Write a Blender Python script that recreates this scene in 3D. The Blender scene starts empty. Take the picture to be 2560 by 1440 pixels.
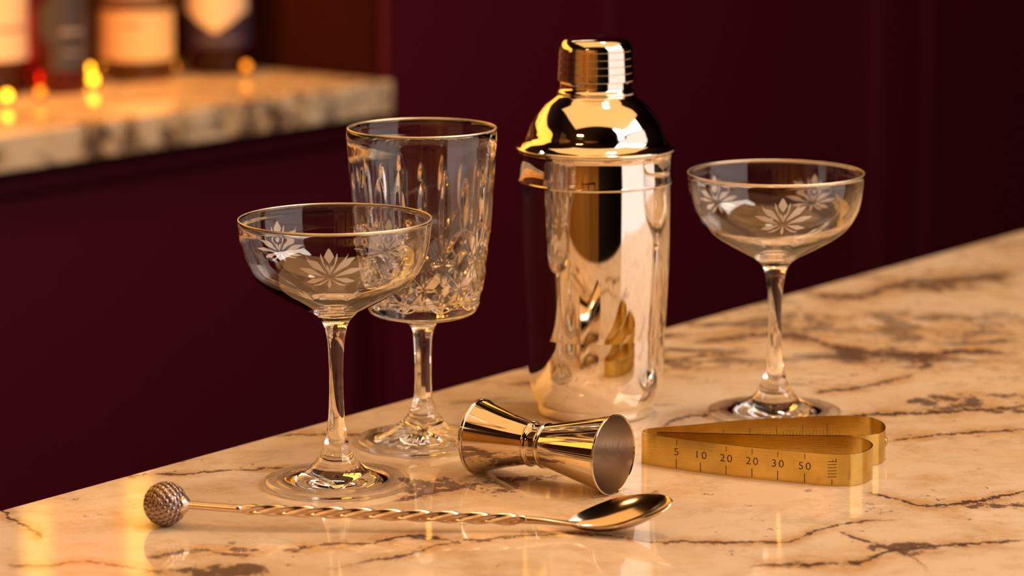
import bpy, bmesh, math, random
import numpy as np
from mathutils import Vector, Matrix
random.seed(4); np.random.seed(4)
PI = math.pi
SC = bpy.context.scene
COL = SC.collection

# ------------------------------------------------------------------ camera
cam_d = bpy.data.cameras.new('camera'); cam = bpy.data.objects.new('camera', cam_d); COL.objects.link(cam)
CAM_H = 0.39675
cam.location = (0, 0, CAM_H)
cam.rotation_mode = 'XYZ'
cam.rotation_euler = (PI/2 - 0.10246, 0.00234, 0)
cam_d.sensor_width = 36.0
cam_d.lens = 7711.66 / 2560 * 36.0
cam_d.shift_x = 0.0
cam_d.shift_y = -(720 - 96.8) / 2560
cam_d.clip_start = 0.05; cam_d.clip_end = 50
cam_d.dof.use_dof = True
cam_d.dof.focus_distance = 1.60
cam_d.dof.aperture_fstop = 6.9
SC.camera = cam

# ------------------------------------------------------------------ view, world, lights
SC.view_settings.view_transform = 'Standard'
SC.view_settings.look = 'None'
SC.view_settings.exposure = 0.38
SC.view_settings.gamma = 1.0
SC.view_settings.use_curve_mapping = False
SC.cycles.use_denoising = True
SC.cycles.max_bounces = 20
SC.cycles.transmission_bounces = 20
SC.cycles.glossy_bounces = 8
SC.cycles.transparent_max_bounces = 12
SC.cycles.caustics_reflective = True
SC.cycles.caustics_refractive = True
SC.cycles.blur_glossy = 0.3
SC.cycles.sample_clamp_indirect = 8.0
w = bpy.data.worlds.new('world'); SC.world = w; w.use_nodes = True
w.node_tree.nodes['Background'].inputs[0].default_value = (0.05, 0.03, 0.03, 1)
w.node_tree.nodes['Background'].inputs[1].default_value = 0.3

def area(name, loc, target, sx, sy, radiance, color, spread=180):
    l = bpy.data.lights.new(name, 'AREA'); l.shape = 'RECTANGLE'
    l.size = sx; l.size_y = sy; l.color = color
    l.energy = radiance * PI * sx * sy
    l.spread = math.radians(spread)
    o = bpy.data.objects.new(name, l); COL.objects.link(o)
    o.location = loc
    o.rotation_euler = (Vector(target) - Vector(loc)).to_track_quat('-Z', 'Y').to_euler()
    return o
# tall soft daylight to the right, warm ceiling panel overhead, small downlight, back bar light, added niche and panelling fills
area('window_light', (1.50, 1.12, 0.05), (0.05, 1.75, 0.05), 1.75, 1.8, 1.05, (1.0, 0.84, 0.76))
area('upper_window_light', (1.50, 1.12, 1.42), (0.05, 1.75, 0.55), 1.75, 0.75, 6.6, (1.0, 0.82, 0.68))
area('ceiling_panel_light', (0.28, 1.55, 1.40), (0.28, 1.56, 0.0), 2.35, 1.55, 1.22, (1.0, 0.47, 0.14))
dl = area('downlight', (0.28, 1.95, 1.38), (0.05, 1.6, 0.0), 0.13, 0.13, 75.0, (1.0, 0.76, 0.50)); dl.data.shape = 'DISK'
area('back_bar_light', (-0.20, 2.60, 1.00), (-0.40, 3.3, 0.0), 0.5, 0.3, 9.5, (1.0, 0.74, 0.48))
area('niche_fill_light', (-1.014, 2.572, 0.378), (-1.014, 2.572, 0.0), 2.3, 0.04, 34.0, (1.0, 0.36, 0.03)).rotation_euler = (0, 0, math.atan2(.7817, .6236))  # added fill, tints the back counter amber and lifts the liquors
area('panelling_fill_light', (-1.3, -0.5, 1.7), (-1.6, -1.2, 0.3), 0.5, 0.5, 45.0, (1.0, 0.6, 0.22))  # added fill to brighten the amber planks

# ------------------------------------------------------------------ material helpers
def new_mat(name):
    m = bpy.data.materials.new(name); m.use_nodes = True
    return m, m.node_tree, m.node_tree.nodes['Principled BSDF']
def simple(name, col, rough=0.5, metal=0.0, noise=0.0, nscale=30, bump=0.0, **kw):
    m, nt, b = new_mat(name)
    b.inputs['Base Color'].default_value = (*col, 1); b.inputs['Roughness'].default_value = rough
    b.inputs['Metallic'].default_value = metal
    for k, v in kw.items(): b.inputs[k.replace('_', ' ')].default_value = v
    tc = nt.nodes.new('ShaderNodeTexCoord'); nz = nt.nodes.new('ShaderNodeTexNoise')
    nz.inputs['Scale'].default_value = nscale; nz.inputs['Detail'].default_value = 5
    nt.links.new(tc.outputs['Object'], nz.inputs['Vector'])
    if noise:
        mr = nt.nodes.new('ShaderNodeMapRange'); mr.inputs['To Min'].default_value = 1 - noise; mr.inputs['To Max'].default_value = 1 + noise
        nt.links.new(nz.outputs['Fac'], mr.inputs['Value'])
        vm = nt.nodes.new('ShaderNodeVectorMath'); vm.operation = 'SCALE'; vm.inputs[0].default_value = col
        nt.links.new(mr.outputs[0], vm.inputs['Scale']); nt.links.new(vm.outputs[0], b.inputs['Base Color'])
    if bump:
        bp = nt.nodes.new('ShaderNodeBump'); bp.inputs['Strength'].default_value = bump; bp.inputs['Distance'].default_value = 0.001
        nt.links.new(nz.outputs['Fac'], bp.inputs['Height']); nt.links.new(bp.outputs[0], b.inputs['Normal'])
    return m
def emis(name, col, strength):
    m, nt, b = new_mat(name)
    b.inputs['Base Color'].default_value = (*col, 1)
    b.inputs['Emission Color'].default_value = (*col, 1); b.inputs['Emission Strength'].default_value = strength
    return m

M_glass = simple('clear_glass', (1, 1, 1), 0.0, Transmission_Weight=1.0, IOR=1.5)
M_rim = simple('rim_glint_gold', (1.0, 0.90, 0.70), 0.38, 1.0)  # pale gold stands in for the reflection along the glass rims
def frost_mat():
    m, nt, b = new_mat('frosted_engraving')
    b.inputs['Base Color'].default_value = (0.95, 0.88, 0.82, 1); b.inputs['Roughness'].default_value = 0.6
    tl = nt.nodes.new('ShaderNodeBsdfTranslucent'); tl.inputs[0].default_value = (0.9, 0.85, 0.8, 1)
    tr = nt.nodes.new('ShaderNodeBsdfTransparent')
    mx = nt.nodes.new('ShaderNodeMixShader'); mx.inputs[0].default_value = 0.35
    m2 = nt.nodes.new('ShaderNodeMixShader'); m2.inputs[0].default_value = 0.06
    nt.links.new(b.outputs[0], mx.inputs[1]); nt.links.new(tl.outputs[0], mx.inputs[2])
    nt.links.new(mx.outputs[0], m2.inputs[1]); nt.links.new(tr.outputs[0], m2.inputs[2])
    nt.links.new(m2.outputs[0], nt.nodes['Material Output'].inputs[0])
    return m
M_frost = frost_mat()
M_silver = simple('polished_silver_steel', (0.80, 0.74, 0.66), 0.035, 1.0, noise=0.03, nscale=25)
M_jig = simple('polished_warm_steel', (0.70, 0.62, 0.52), 0.06, 1.0, noise=0.03, nscale=60)
def brushed(name, col, rough, sc, strength=0.25):
    m, nt, b = new_mat(name)
    b.inputs['Base Color'].default_value = (*col, 1); b.inputs['Metallic'].default_value = 1; b.inputs['Roughness'].default_value = rough
    tc = nt.nodes.new('ShaderNodeTexCoord'); mp = nt.nodes.new('ShaderNodeMapping'); mp.inputs['Scale'].default_value = sc
    nz = nt.nodes.new('ShaderNodeTexNoise'); nz.inputs['Scale'].default_value = 1.0; nz.inputs['Detail'].default_value = 4
    nt.links.new(tc.outputs['Object'], mp.inputs[0]); nt.links.new(mp.outputs[0], nz.inputs['Vector'])
    bp = nt.nodes.new('ShaderNodeBump'); bp.inputs['Strength'].default_value = strength; bp.inputs['Distance'].default_value = 0.0003
    nt.links.new(nz.outputs['Fac'], bp.inputs['Height']); nt.links.new(bp.outputs[0], b.inputs['Normal'])
    n2 = nt.nodes.new('ShaderNodeTexNoise'); n2.inputs['Scale'].default_value = 70; n2.inputs['Detail'].default_value = 6
    nt.links.new(tc.outputs['Object'], n2.inputs['Vector'])
    cr = nt.nodes.new('ShaderNodeMapRange'); cr.inputs['From Min'].default_value = .35; cr.inputs['From Max'].default_value = .7
    cr.inputs['To Min'].default_value = 1.05; cr.inputs['To Max'].default_value = .8
    nt.links.new(n2.outputs['Fac'], cr.inputs['Value'])
    vm = nt.nodes.new('ShaderNodeVectorMath'); vm.operation = 'SCALE'; vm.inputs[0].default_value = col
    nt.links.new(cr.outputs[0], vm.inputs['Scale']); nt.links.new(vm.outputs[0], b.inputs['Base Color'])
    return m
M_jig_in = brushed('brushed_steel_inside', (0.55, 0.47, 0.40), 0.30, (3000, 60, 60), .3)
M_brass = brushed('brushed_brass', (0.68, 0.50, 0.14), 0.19, (90, 90, 2500), .12)
M_ink = simple('engraved_black', (0.05, 0.025, 0.015), 0.5)
M_spoon = simple('warm_steel_spoon', (0.66, 0.54, 0.44), 0.20, 1.0, noise=0.05, nscale=80)
M_bowl = simple('polished_spoon_bowl', (0.66, 0.54, 0.40), 0.13, 1.0, noise=0.04, nscale=80)
M_finial = simple('antique_pewter', (0.36, 0.27, 0.24), 0.28, 1.0, noise=0.15, nscale=120)

# marble: base cream, amber stains, dark speckle dashes and named veins laid out in metres
def marble(name, veins=(), patches=(), ambers=()):
    m, nt, b = new_mat(name)
    N = nt.nodes.new; L = nt.links.new
    def math_(op, a, c=None, clamp=False):
        n = N('ShaderNodeMath'); n.operation = op; n.use_clamp = clamp
        for i, v in enumerate((a, c)):
            if v is None: continue
            if isinstance(v, (int, float)): n.inputs[i].default_value = v
            else: L(v, n.inputs[i])
        return n.outputs[0]
    def mrange(v, a, c, d, e, smooth=True):
        n = N('ShaderNodeMapRange'); n.interpolation_type = 'SMOOTHSTEP' if smooth else 'LINEAR'
        L(v, n.inputs['Value'])
        for k, q in (('From Min', a), ('From Max', c), ('To Min', d), ('To Max', e)):
            if isinstance(q, (int, float)): n.inputs[k].default_value = q
            else: L(q, n.inputs[k])
        return n.outputs[0]
    tc = N('ShaderNodeTexCoord'); P = tc.outputs['Object']
    def noise(scale, detail=6, rough=.6, vec=P, dist=0.0, sx=1, sy=1, off=0.0):
        mp = N('ShaderNodeMapping'); mp.inputs['Scale'].default_value = (sx, sy, 1); mp.inputs['Location'].default_value = (off, off*.7, off*.3)
        L(vec, mp.inputs[0])
        n = N('ShaderNodeTexNoise'); n.inputs['Scale'].default_value = scale; n.inputs['Detail'].default_value = detail
        n.inputs['Roughness'].default_value = rough; n.inputs['Distortion'].default_value = dist
        L(mp.outputs[0], n.inputs['Vector']); return n
    def mixc(fac, a, c):
        n = N('ShaderNodeMix'); n.data_type = 'RGBA'
        L(fac, n.inputs['Factor'])
        for k, v in ((6, a), (7, c)):
            if isinstance(v, tuple): n.inputs[k].default_value = (*v, 1)
            else: L(v, n.inputs[k])
        return n.outputs[2]
    # warp
    wn = noise(16, 5, .6, off=3)
    wv = N('ShaderNodeVectorMath'); wv.operation = 'SUBTRACT'; L(wn.outputs['Color'], wv.inputs[0]); wv.inputs[1].default_value = (.5, .5, .5)
    wn2 = noise(110, 5, .65, off=9)
    wv2 = N('ShaderNodeVectorMath'); wv2.operation = 'SUBTRACT'; L(wn2.outputs['Color'], wv2.inputs[0]); wv2.inputs[1].default_value = (.5, .5, .5)
    s1 = N('ShaderNodeVectorMath'); s1.operation = 'MULTIPLY'; L(wv.outputs[0], s1.inputs[0]); s1.inputs[1].default_value = (.012, .030, .02)
    s2 = N('ShaderNodeVectorMath'); s2.operation = 'MULTIPLY'; L(wv2.outputs[0], s2.inputs[0]); s2.inputs[1].default_value = (.004, .012, .004)
    a1 = N('ShaderNodeVectorMath'); L(P, a1.inputs[0]); L(s1.outputs[0], a1.inputs[1])
    a2 = N('ShaderNodeVectorMath'); L(a1.outputs[0], a2.inputs[0]); L(s2.outputs[0], a2.inputs[1])
    W = a2.outputs[0]
    sp = N('ShaderNodeSeparateXYZ'); L(W, sp.inputs[0]); X, Y = sp.outputs[0], sp.outputs[1]
    # base colour
    base = mixc(mrange(noise(5, 5, .55, W, off=1).outputs['Fac'], .35, .65, 0, 1), (.86, .71, .54), (.80, .62, .42))
    base = mixc(mrange(noise(30, 7, .65, W, sx=1, sy=.6, off=5).outputs['Fac'], .50, .72, 0, .55), base, (.90, .80, .67))
    base = mixc(mrange(noise(9, 7, .7, W, sx=.8, sy=.8, off=12).outputs['Fac'], .54, .70, 0, .8), base, (.58, .34, .12))
    base = mixc(mrange(noise(75, 6, .7, W, sx=.55, sy=.8, off=15).outputs['Fac'], .48, .66, 0, .55), base, (.70, .50, .31))
    base = mixc(mrange(noise(22, 6, .7, W, sx=.5, sy=.9, off=18).outputs['Fac'], .55, .68, 0, .5), base, (.66, .42, .18))
    veinm = None
    def acc(v):
        nonlocal veinm
        veinm = v if veinm is None else math_('MAXIMUM', veinm, v)
    amb = None
    X0, X1, Y0, Y1 = -.35, .55, 1.30, 2.50
    un = mrange(X, X0, X1, 0, 1, False)
    jag = noise(140, 4, .7, P, off=21).outputs['Fac']
    for pts, wd, st in veins:
        def fcurve(vals):
            fc = N('ShaderNodeFloatCurve'); c = fc.mapping.curves[0]
            c.points[0].location = vals[0]; c.points[1].location = vals[-1]
            for q in vals[1:-1]: c.points.new(*q)
            for q in c.points: q.handle_type = 'AUTO'
            fc.mapping.extend = 'HORIZONTAL'; fc.mapping.update(); L(un, fc.inputs['Value'])
            return fc.outputs[0]
        vals = sorted([((x-X0)/(X1-X0), (y-Y0)/(Y1-Y0)) for x, y in pts])
        yy = mrange(fcurve(vals), 0, 1, Y0, Y1, False)
        d = math_('ABSOLUTE', math_('SUBTRACT', Y, yy))
        xa, xb = min(p[0] for p in pts), max(p[0] for p in pts)
        e = (xb-xa)*.12
        win = math_('MULTIPLY', mrange(X, xa-e*.2, xa+e, 0, 1), mrange(X, xb-e, xb+e*.2, 1, 0))
        ww = math_('MULTIPLY', mrange(jag, .34, .72, wd*.15, wd*2.7), win)
        ww = math_('ADD', ww, 1e-5)
        core = mrange(math_('DIVIDE', d, ww), .5, 1.3, st, 0)
        acc(math_('MULTIPLY', core, win))
        halo = math_('MULTIPLY', mrange(d, wd, wd*9, .8*st, 0), win)
        amb = halo if amb is None else math_('MAXIMUM', amb, halo)
    pn = noise(55, 8, .72, P, sx=.7, sy=.55, off=31).outputs['Fac']
    for (cx, cy, rx, ry, st) in patches:
        ex = math_('POWER', math_('DIVIDE', math_('SUBTRACT', X, cx), rx), 2)
        ey = math_('POWER', math_('DIVIDE', math_('SUBTRACT', Y, cy), ry), 2)
        dd = math_('SQRT', math_('ADD', ex, ey))
        thr = math_('ADD', mrange(dd, 0, 1, .455, .515, False), mrange(dd, .6, 1.3, 0, .25))
        diff = math_('SUBTRACT', pn, thr)
        acc(mrange(diff, 0, .04, 0, st))
        h = mrange(dd, .3, 1.5, .6, 0)
        amb = h if amb is None else math_('MAXIMUM', amb, h)
    # fine dashes over all the stone
    dn = noise(260, 3, .6, W, sx=.35, sy=.30, off=41).outputs['Fac']
    dm = noise(7, 4, .6, P, off=51).outputs['Fac']
    dash = math_('MULTIPLY', mrange(dn, .66, .71, 0, .75), mrange(dm, .42, .6, .15, 1))
    acc(dash)
    # wandering natural veins
    vn = noise(6.5, 9, .62, W, sx=.75, sy=1.0, off=61, dist=.3).outputs['Fac']
    ridge = math_('ABSOLUTE', math_('SUBTRACT', vn, .5))
    far = mrange(Y, 1.72, 1.95, .15, .5) if veins else mrange(Y, 0, 1, .9, .9)
    rv = math_('MULTIPLY', mrange(ridge, .002, .012, .8, 0), far)
    acc(math_('MULTIPLY', rv, mrange(dm, .38, .55, 0, 1)))
    # far mottling
    fm = noise(26, 9, .7, W, sx=.32, sy=1.0, off=71).outputs['Fac']
    acc(math_('MULTIPLY', mrange(fm, .54, .62, 0, .8), mrange(Y, 1.68, 1.9, .0, 1) if veins else far))
    if amb is not None:
        am = math_('MULTIPLY', amb, mrange(noise(40, 6, .7, P, off=81).outputs['Fac'], .34, .58, 0, 1))
        base = mixc(am, base, (.56, .31, .09))
    col = mixc(veinm, base, (.075, .038, .042))
    L(col, b.inputs['Base Color'])
    b.inputs['Roughness'].default_value = .055
    b.inputs['IOR'].default_value = 1.5
    return m
VEINS = [
 ([(-0.266,1.541),(-0.254,1.52),(-0.248,1.506),(-0.239,1.493),(-0.229,1.471)], .0022, .9),
 ([(-0.243,1.425),(-0.221,1.429),(-0.196,1.433),(-0.161,1.408)], .0014, .7),
 ([(-0.211,1.594),(-0.187,1.6),(-0.166,1.604),(-0.137,1.614),(-0.112,1.621)], .0012, .8),
 ([(-0.177,1.443),(-0.162,1.451),(-0.151,1.453),(-0.139,1.447),(-0.123,1.438)], .0020, .8),
 ([(-0.116,1.448),(-0.094,1.461),(-0.067,1.467),(-0.049,1.474),(-0.026,1.469)], .0024, .9),
 ([(-0.091,1.416),(-0.073,1.429),(-0.052,1.443),(-0.03,1.466),(-0.006,1.476),(0.023,1.481),(0.054,1.476),(0.085,1.467),(0.11,1.466),(0.132,1.469),(0.149,1.487),(0.168,1.499),(0.201,1.509)], .0017, .85),
 ([(-0.066,1.542),(-0.042,1.565),(-0.021,1.58),(0.004,1.592),(0.029,1.598)], .0032, .8),
 ([(0.106,1.415),(0.128,1.425),(0.139,1.426),(0.162,1.427),(0.18,1.447),(0.198,1.453),(0.227,1.464),(0.253,1.47)], .0026, .9),
 ([(0.159,1.484),(0.174,1.46),(0.187,1.443),(0.195,1.405)], .0018, .85),
 ([(0.179,1.561),(0.196,1.549),(0.205,1.537),(0.213,1.535),(0.232,1.541),(0.269,1.567)], .0022, .9),
 ([(0.204,1.667),(0.224,1.684),(0.239,1.692),(0.255,1.695),(0.293,1.707)], .0022, .9),
 ([(0.185,1.736),(0.22,1.742),(0.244,1.746),(0.267,1.75),(0.301,1.76)], .0036, .9),
 ([(0.107,1.937),(0.134,1.963),(0.176,1.973),(0.208,1.929),(0.231,1.912),(0.255,1.9),(0.277,1.918),(0.327,1.91)], .0075, .85),
 ([(0.195,2.125),(0.232,2.106),(0.274,2.151),(0.304,2.164),(0.334,2.173),(0.372,2.195)], .008, .85),
 ([(-0.008,1.824),(0.029,1.837),(0.104,1.895),(0.131,1.913),(0.156,1.919)], .004, .8),
 ([(-0.135,1.692),(-0.113,1.697),(-0.086,1.699),(-0.041,1.718)], .002, .8),
 ([(0.175,1.798),(0.195,1.807),(0.213,1.822),(0.247,1.858)], .003, .8),
 ([(0.08,1.697),(0.101,1.739),(0.115,1.743),(0.159,1.78)], .003, .7),
]
PATCHES = [(0.241,1.906,.050,.055,.85), (0.275,1.772,.055,.035,.8), (-0.026,1.577,.045,.030,.75), (-0.150,1.416,.045,.020,.8),
           (-0.133,1.448,.012,.008,.85), (0.188,1.452,.025,.016,.8), (0.24,2.0,.12,.07,.6), (0.298,2.162,.07,.05,.75), (0.245,1.535,.03,.010,.8),
           (0.08,1.89,.09,.045,.6)]
M_marble = marble('cream_veined_marble', VEINS, PATCHES)
M_marble2 = marble('back_counter_marble', (), [(-.415, 3.051, .030, .030, .85), (-.388, 3.085, .022, .030, .8), (-.349, 3.133, .020, .026, .85), (-.284, 3.216, .022, .03, .8), (-.253, 3.254, .020, .028, .85), (-.230, 3.283, .012, .02, .7)])
M_burg = simple('burgundy_paint', (0.076, 0.0018, 0.013), 0.45, noise=0.06, nscale=4)
M_burg2 = simple('burgundy_cabinet_paint', (0.062, 0.0018, 0.012), 0.42, noise=0.06, nscale=4)
M_brown = simple('dark_brown_panelling', (0.026, 0.0035, 0.0012), 0.85, noise=0.25, nscale=6, Specular_IOR_Level=0.08)
M_niche = simple('near_black_niche', (0.03, 0.004, 0.004), 0.5, noise=0.1, nscale=6)
M_navy = simple('dark_navy_paint', (0.02, 0.018, 0.03), 0.6, noise=0.1, nscale=5)
M_amberwood = simple('amber_wood', (0.55, 0.28, 0.07), 0.5, noise=0.2, nscale=3)
M_ceil = simple('dark_ceiling', (0.05, 0.03, 0.02), 0.8)
M_floor = simple('dark_floor', (0.04, 0.02, 0.015), 0.6, noise=.2, nscale=4)
M_backlit = emis('backlit_amber_panel', (1.0, 0.46, 0.06), 1.7)

# ------------------------------------------------------------------ object helpers
def tag(o, label=None, cat=None, group=None, kind=None):
    if label: o['label'] = label
    if cat: o['category'] = cat
    if group: o['group'] = group
    if kind: o['kind'] = kind
    return o
def empty(name, loc, label, cat, group=None):
    o = bpy.data.objects.new(name, None); COL.objects.link(o); o.location = loc; o.empty_display_size = .02
    return tag(o, label, cat, group)
def mesh_obj(name, verts, faces, mat, parent=None, smooth=False, normals=None):
    me = bpy.data.meshes.new(name)
    me.from_pydata([tuple(map(float, v)) for v in verts], [], faces)
    me.materials.append(mat)
    if smooth: me.polygons.foreach_set('use_smooth', [True]*len(me.polygons))
    me.update()
    if normals is not None: me.normals_split_custom_set_from_vertices([tuple(map(float, n)) for n in normals])
    o = bpy.data.objects.new(name, me); COL.objects.link(o)
    if parent: o.parent = parent
    return o
def bm_obj(name, bm, mat, parent=None, smooth=False):
    me = bpy.data.meshes.new(name); bm.to_mesh(me); bm.free(); me.materials.append(mat)
    if smooth: me.polygons.foreach_set('use_smooth', [True]*len(me.polygons))
    o = bpy.data.objects.new(name, me); COL.objects.link(o)
    if parent: o.parent = parent
    return o
def prism(name, poly, z0, z1, mat, parent=None, bevel=0.0):
    """vertical prism over a plan polygon"""
    bm = bmesh.new()
    vs = [bm.verts.new((x, y, z0)) for x, y in poly]
    f = bm.faces.new(vs)
    r = bmesh.ops.extrude_face_region(bm, geom=[f])
    bmesh.ops.translate(bm, vec=(0, 0, z1-z0), verts=[v for v in r['geom'] if isinstance(v, bmesh.types.BMVert)])
    bmesh.ops.recalc_face_normals(bm, faces=bm.faces)
    if bevel: bmesh.ops.bevel(bm, geom=list(bm.edges), offset=bevel, segments=3, affect='EDGES', profile=.5)
    return bm_obj(name, bm, mat, parent)
def box(name, x0, x1, y0, y1, z0, z1, mat, parent=None, bevel=0.0):
    return prism(name, [(x0, y0), (x1, y0), (x1, y1), (x0, y1)], z0, z1, mat, parent, bevel)
def catmull(pts, n):
    P = [np.array(p, float) for p in pts]; P = [2*P[0]-P[1]] + P + [2*P[-1]-P[-2]]
    out = []
    for i in range(1, len(P)-2):
        p0, p1, p2, p3 = P[i-1:i+3]
        d = [max(np.linalg.norm(a-b)**.5, 1e-7) for a, b in ((p1, p0), (p2, p1), (p3, p2))]
        t0, t1 = 0, d[0]; t2 = t1+d[1]; t3 = t2+d[2]
        for k in range(n):
            t = t1 + (t2-t1)*k/n
            A1 = (t1-t)/(t1-t0)*p0+(t-t0)/(t1-t0)*p1; A2 = (t2-t)/(t2-t1)*p1+(t-t1)/(t2-t1)*p2; A3 = (t3-t)/(t3-t2)*p2+(t-t2)/(t3-t2)*p3
            B1 = (t2-t)/(t2-t0)*A1+(t-t0)/(t2-t0)*A2; B2 = (t3-t)/(t3-t1)*A2+(t-t1)/(t3-t1)*A3
            out.append((t2-t)/(t2-t1)*B1+(t-t1)/(t2-t1)*B2)
    out.append(P[-2]); return out
def profile(groups, n=6):
    """groups: lists of (r, z); each list is smoothed, corners stay sharp between lists"""
    out = []
    for g in groups:
        s = catmull(g, n) if len(g) > 2 else [np.array(p, float) for p in g]
        if out and np.linalg.norm(out[-1]-s[0]) < 1e-8: s = s[1:]
        out += s
    for p in out: p[0] = max(p[0], 0.0)
    return out
def lathe_arrays(prof, seg, disp=None):
    th = np.linspace(0, 2*PI, seg, endpoint=False)
    R = np.array([p[0] for p in prof])[:, None]*np.ones(seg); Z = np.array([p[1] for p in prof])[:, None]*np.ones(seg)
    if disp is not None: R, Z = disp(R, Z, th)
    V = np.stack([R*np.cos(th), R*np.sin(th), Z], -1)
    # normals from finite differences
    dt = np.roll(V, -1, 1)-np.roll(V, 1, 1)
    dp = np.zeros_like(V); dp[1:-1] = V[2:]-V[:-2]; dp[0] = V[1]-V[0]; dp[-1] = V[-1]-V[-2]
    N = np.cross(dt, dp)
    ln = np.linalg.norm(N, axis=-1, keepdims=True)
    N = np.where(ln > 1e-12, N/np.maximum(ln, 1e-12), 0)
    for i in (0, -1):
        if abs(V[i, 0, 0]) < 1e-6 and abs(V[i, 0, 1]) < 1e-6:
            j = 1 if i == 0 else -2
            N[i] = (0, 0, 1 if N[j][:, 2].mean() > 0 else -1)
    return V, N
def grid_part(name, V, N, i0, i1, mat, parent, flip=False, smooth=True):
    seg = V.shape[1]; v = V[i0:i1+1].reshape(-1, 3); n = N[i0:i1+1].reshape(-1, 3)
    F = []
    for i in range(i1-i0):
        for k in range(seg):
            a, b_, c, d = i*seg+k, i*seg+(k+1) % seg, (i+1)*seg+(k+1) % seg, (i+1)*seg+k
            F.append((a, b_, c, d) if not flip else (d, c, b_, a))
    o = mesh_obj(name, v, F, mat, parent, smooth)
    me = o.data
    bm = bmesh.new(); bm.from_mesh(me)
    bmesh.ops.remove_doubles(bm, verts=[q for q in bm.verts if math.hypot(q.co.x, q.co.y) < 1e-6], dist=1e-6)
    bm.to_mesh(me); bm.free()
    if smooth and N is not None and len(me.vertices) == len(v):
        me.normals_split_custom_set_from_vertices([tuple(map(float, q)) for q in n])
    return o
def lathe(name, groups, seg, mat, parent, n=6, disp=None):
    """one lathe, outward normals recalculated, sharp corners kept by splitting"""
    P = profile(groups, n); V, N = lathe_arrays(P, seg, disp)
    o = grid_part(name, V, None if False else N, 0, len(P)-1, mat, parent, smooth=False)
    me = o.data; bm = bmesh.new(); bm.from_mesh(me)
    bmesh.ops.remove_doubles(bm, verts=bm.verts, dist=1e-7)
    bmesh.ops.recalc_face_normals(bm, faces=bm.faces)
    for f in bm.faces: f.smooth = True
    for e in bm.edges: e.smooth = e.calc_face_angle(0) < math.radians(40)
    bm.to_mesh(me); bm.free()
    return o
def dup_tree(o, parent=None):
    c = o.copy(); COL.objects.link(c)
    if parent: c.parent = parent
    for ch in list(o.children): dup_tree(ch, c)
    return c
def ring(name, R, r, z, mat, parent, seg=128, m=10):
    V = []; F = []
    for i in range(seg):
        a = 2*PI*i/seg
        for j in range(m):
            b_ = 2*PI*j/m; rr = R+r*math.cos(b_)
            V.append((rr*math.cos(a), rr*math.sin(a), z+r*math.sin(b_)))
    for i in range(seg):
        for j in range(m):
            F.append((i*m+j, ((i+1) % seg)*m+j, ((i+1) % seg)*m+(j+1) % m, i*m+(j+1) % m))
    return mesh_obj(name, V, F, mat, parent, True)

def rel(o, p0):
    o.parent = p0; o.matrix_parent_inverse = Matrix.Translation(-Vector(p0.location)); return o
# ------------------------------------------------------------------ room
D1 = np.array((.6110, .7917)); N1 = np.array((.7917, -.6110))       # bar counter: along, towards guest side
E0 = np.array((-.26, 1.5302))
D2 = np.array((.6236, .7817)); N2 = np.array((.7817, -.6236))       # back bar
C2 = np.array((-.1330, 3.4046))
def pl(o, d, n, s, t): return tuple(o+d*s+n*t)
tag(box('floor', -4, 4, -2, 7, -1.02, -1.0, M_floor), kind='structure')
tag(box('ceiling', -4, 4, -2, 7, 2.05, 2.07, M_ceil), kind='structure')
# burgundy wall behind, running right and away; with a shallow return at the niche
tag(prism('wall_back', [pl(C2, D2, N2, 0.012, -.02), pl(C2, D2, N2, 4.2, -.02), pl(C2, D2, N2, 4.2, -.5), pl(C2, D2, N2, 0.012, -.5)], -1.0, 2.05, M_burg), kind='structure')
tag(prism('wall_niche_side', [pl(C2, D2, N2, 0.0035, -.032), pl(C2, D2, N2, 0.0115, -.032), pl(C2, D2, N2, 0.0115, -.40), pl(C2, D2, N2, 0.0035, -.40)], -.034, 2.05, M_brown), kind='structure')
tag(prism('wall_niche_back', [pl(C2, D2, N2, -3.0, -.37), pl(C2, D2, N2, 0.003, -.37), pl(C2, D2, N2, 0.003, -.40), pl(C2, D2, N2, -3.0, -.40)], -1.0, 2.05, M_niche), kind='structure')
for k, (a, b_, th) in enumerate([(1.02, 1.10, .018), (1.16, 1.19, .012), (1.62, 1.69, .018), (1.74, 1.77, .012), (.42, .435, .008)]):
    tag(prism('trim_%d' % (k+1), [pl(C2, D2, N2, a, -.02), pl(C2, D2, N2, b_, -.02), pl(C2, D2, N2, b_, -.02+th), pl(C2, D2, N2, a, -.02+th)], -.99, 2.04, M_burg, bevel=.002), kind='structure')
tag(box('wall_right', 3.0, 3.05, -2, 7, -1, 2.05, M_navy), kind='structure')
tag(box('wall_left', -3.05, -3.0, -2, 7, -1, 2.05, M_burg), kind='structure')
tag(box('wall_front', -3.0, 3.0, -1.85, -1.8, -1, 2.05, M_navy), kind='structure')
pp = empty('timber_wall_panel', (-1.40, -1.795, -.95), 'amber wood panelling on the wall behind the viewer', 'panelling')
for k in range(11):
    box('plank', -1.59+k*.29, -1.318+k*.29, 0, .02, 0, 2.9, M_amberwood, pp, .002)
pq = empty('side_wall_panel', (-2.995, -.6, -.95), 'amber wood panelling on the left hand wall', 'panelling')
for k in range(8):
    box('plank', 0, .02, -1.16+k*.29, -.888+k*.29, 0, 2.9, M_amberwood, pq, .002)

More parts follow.
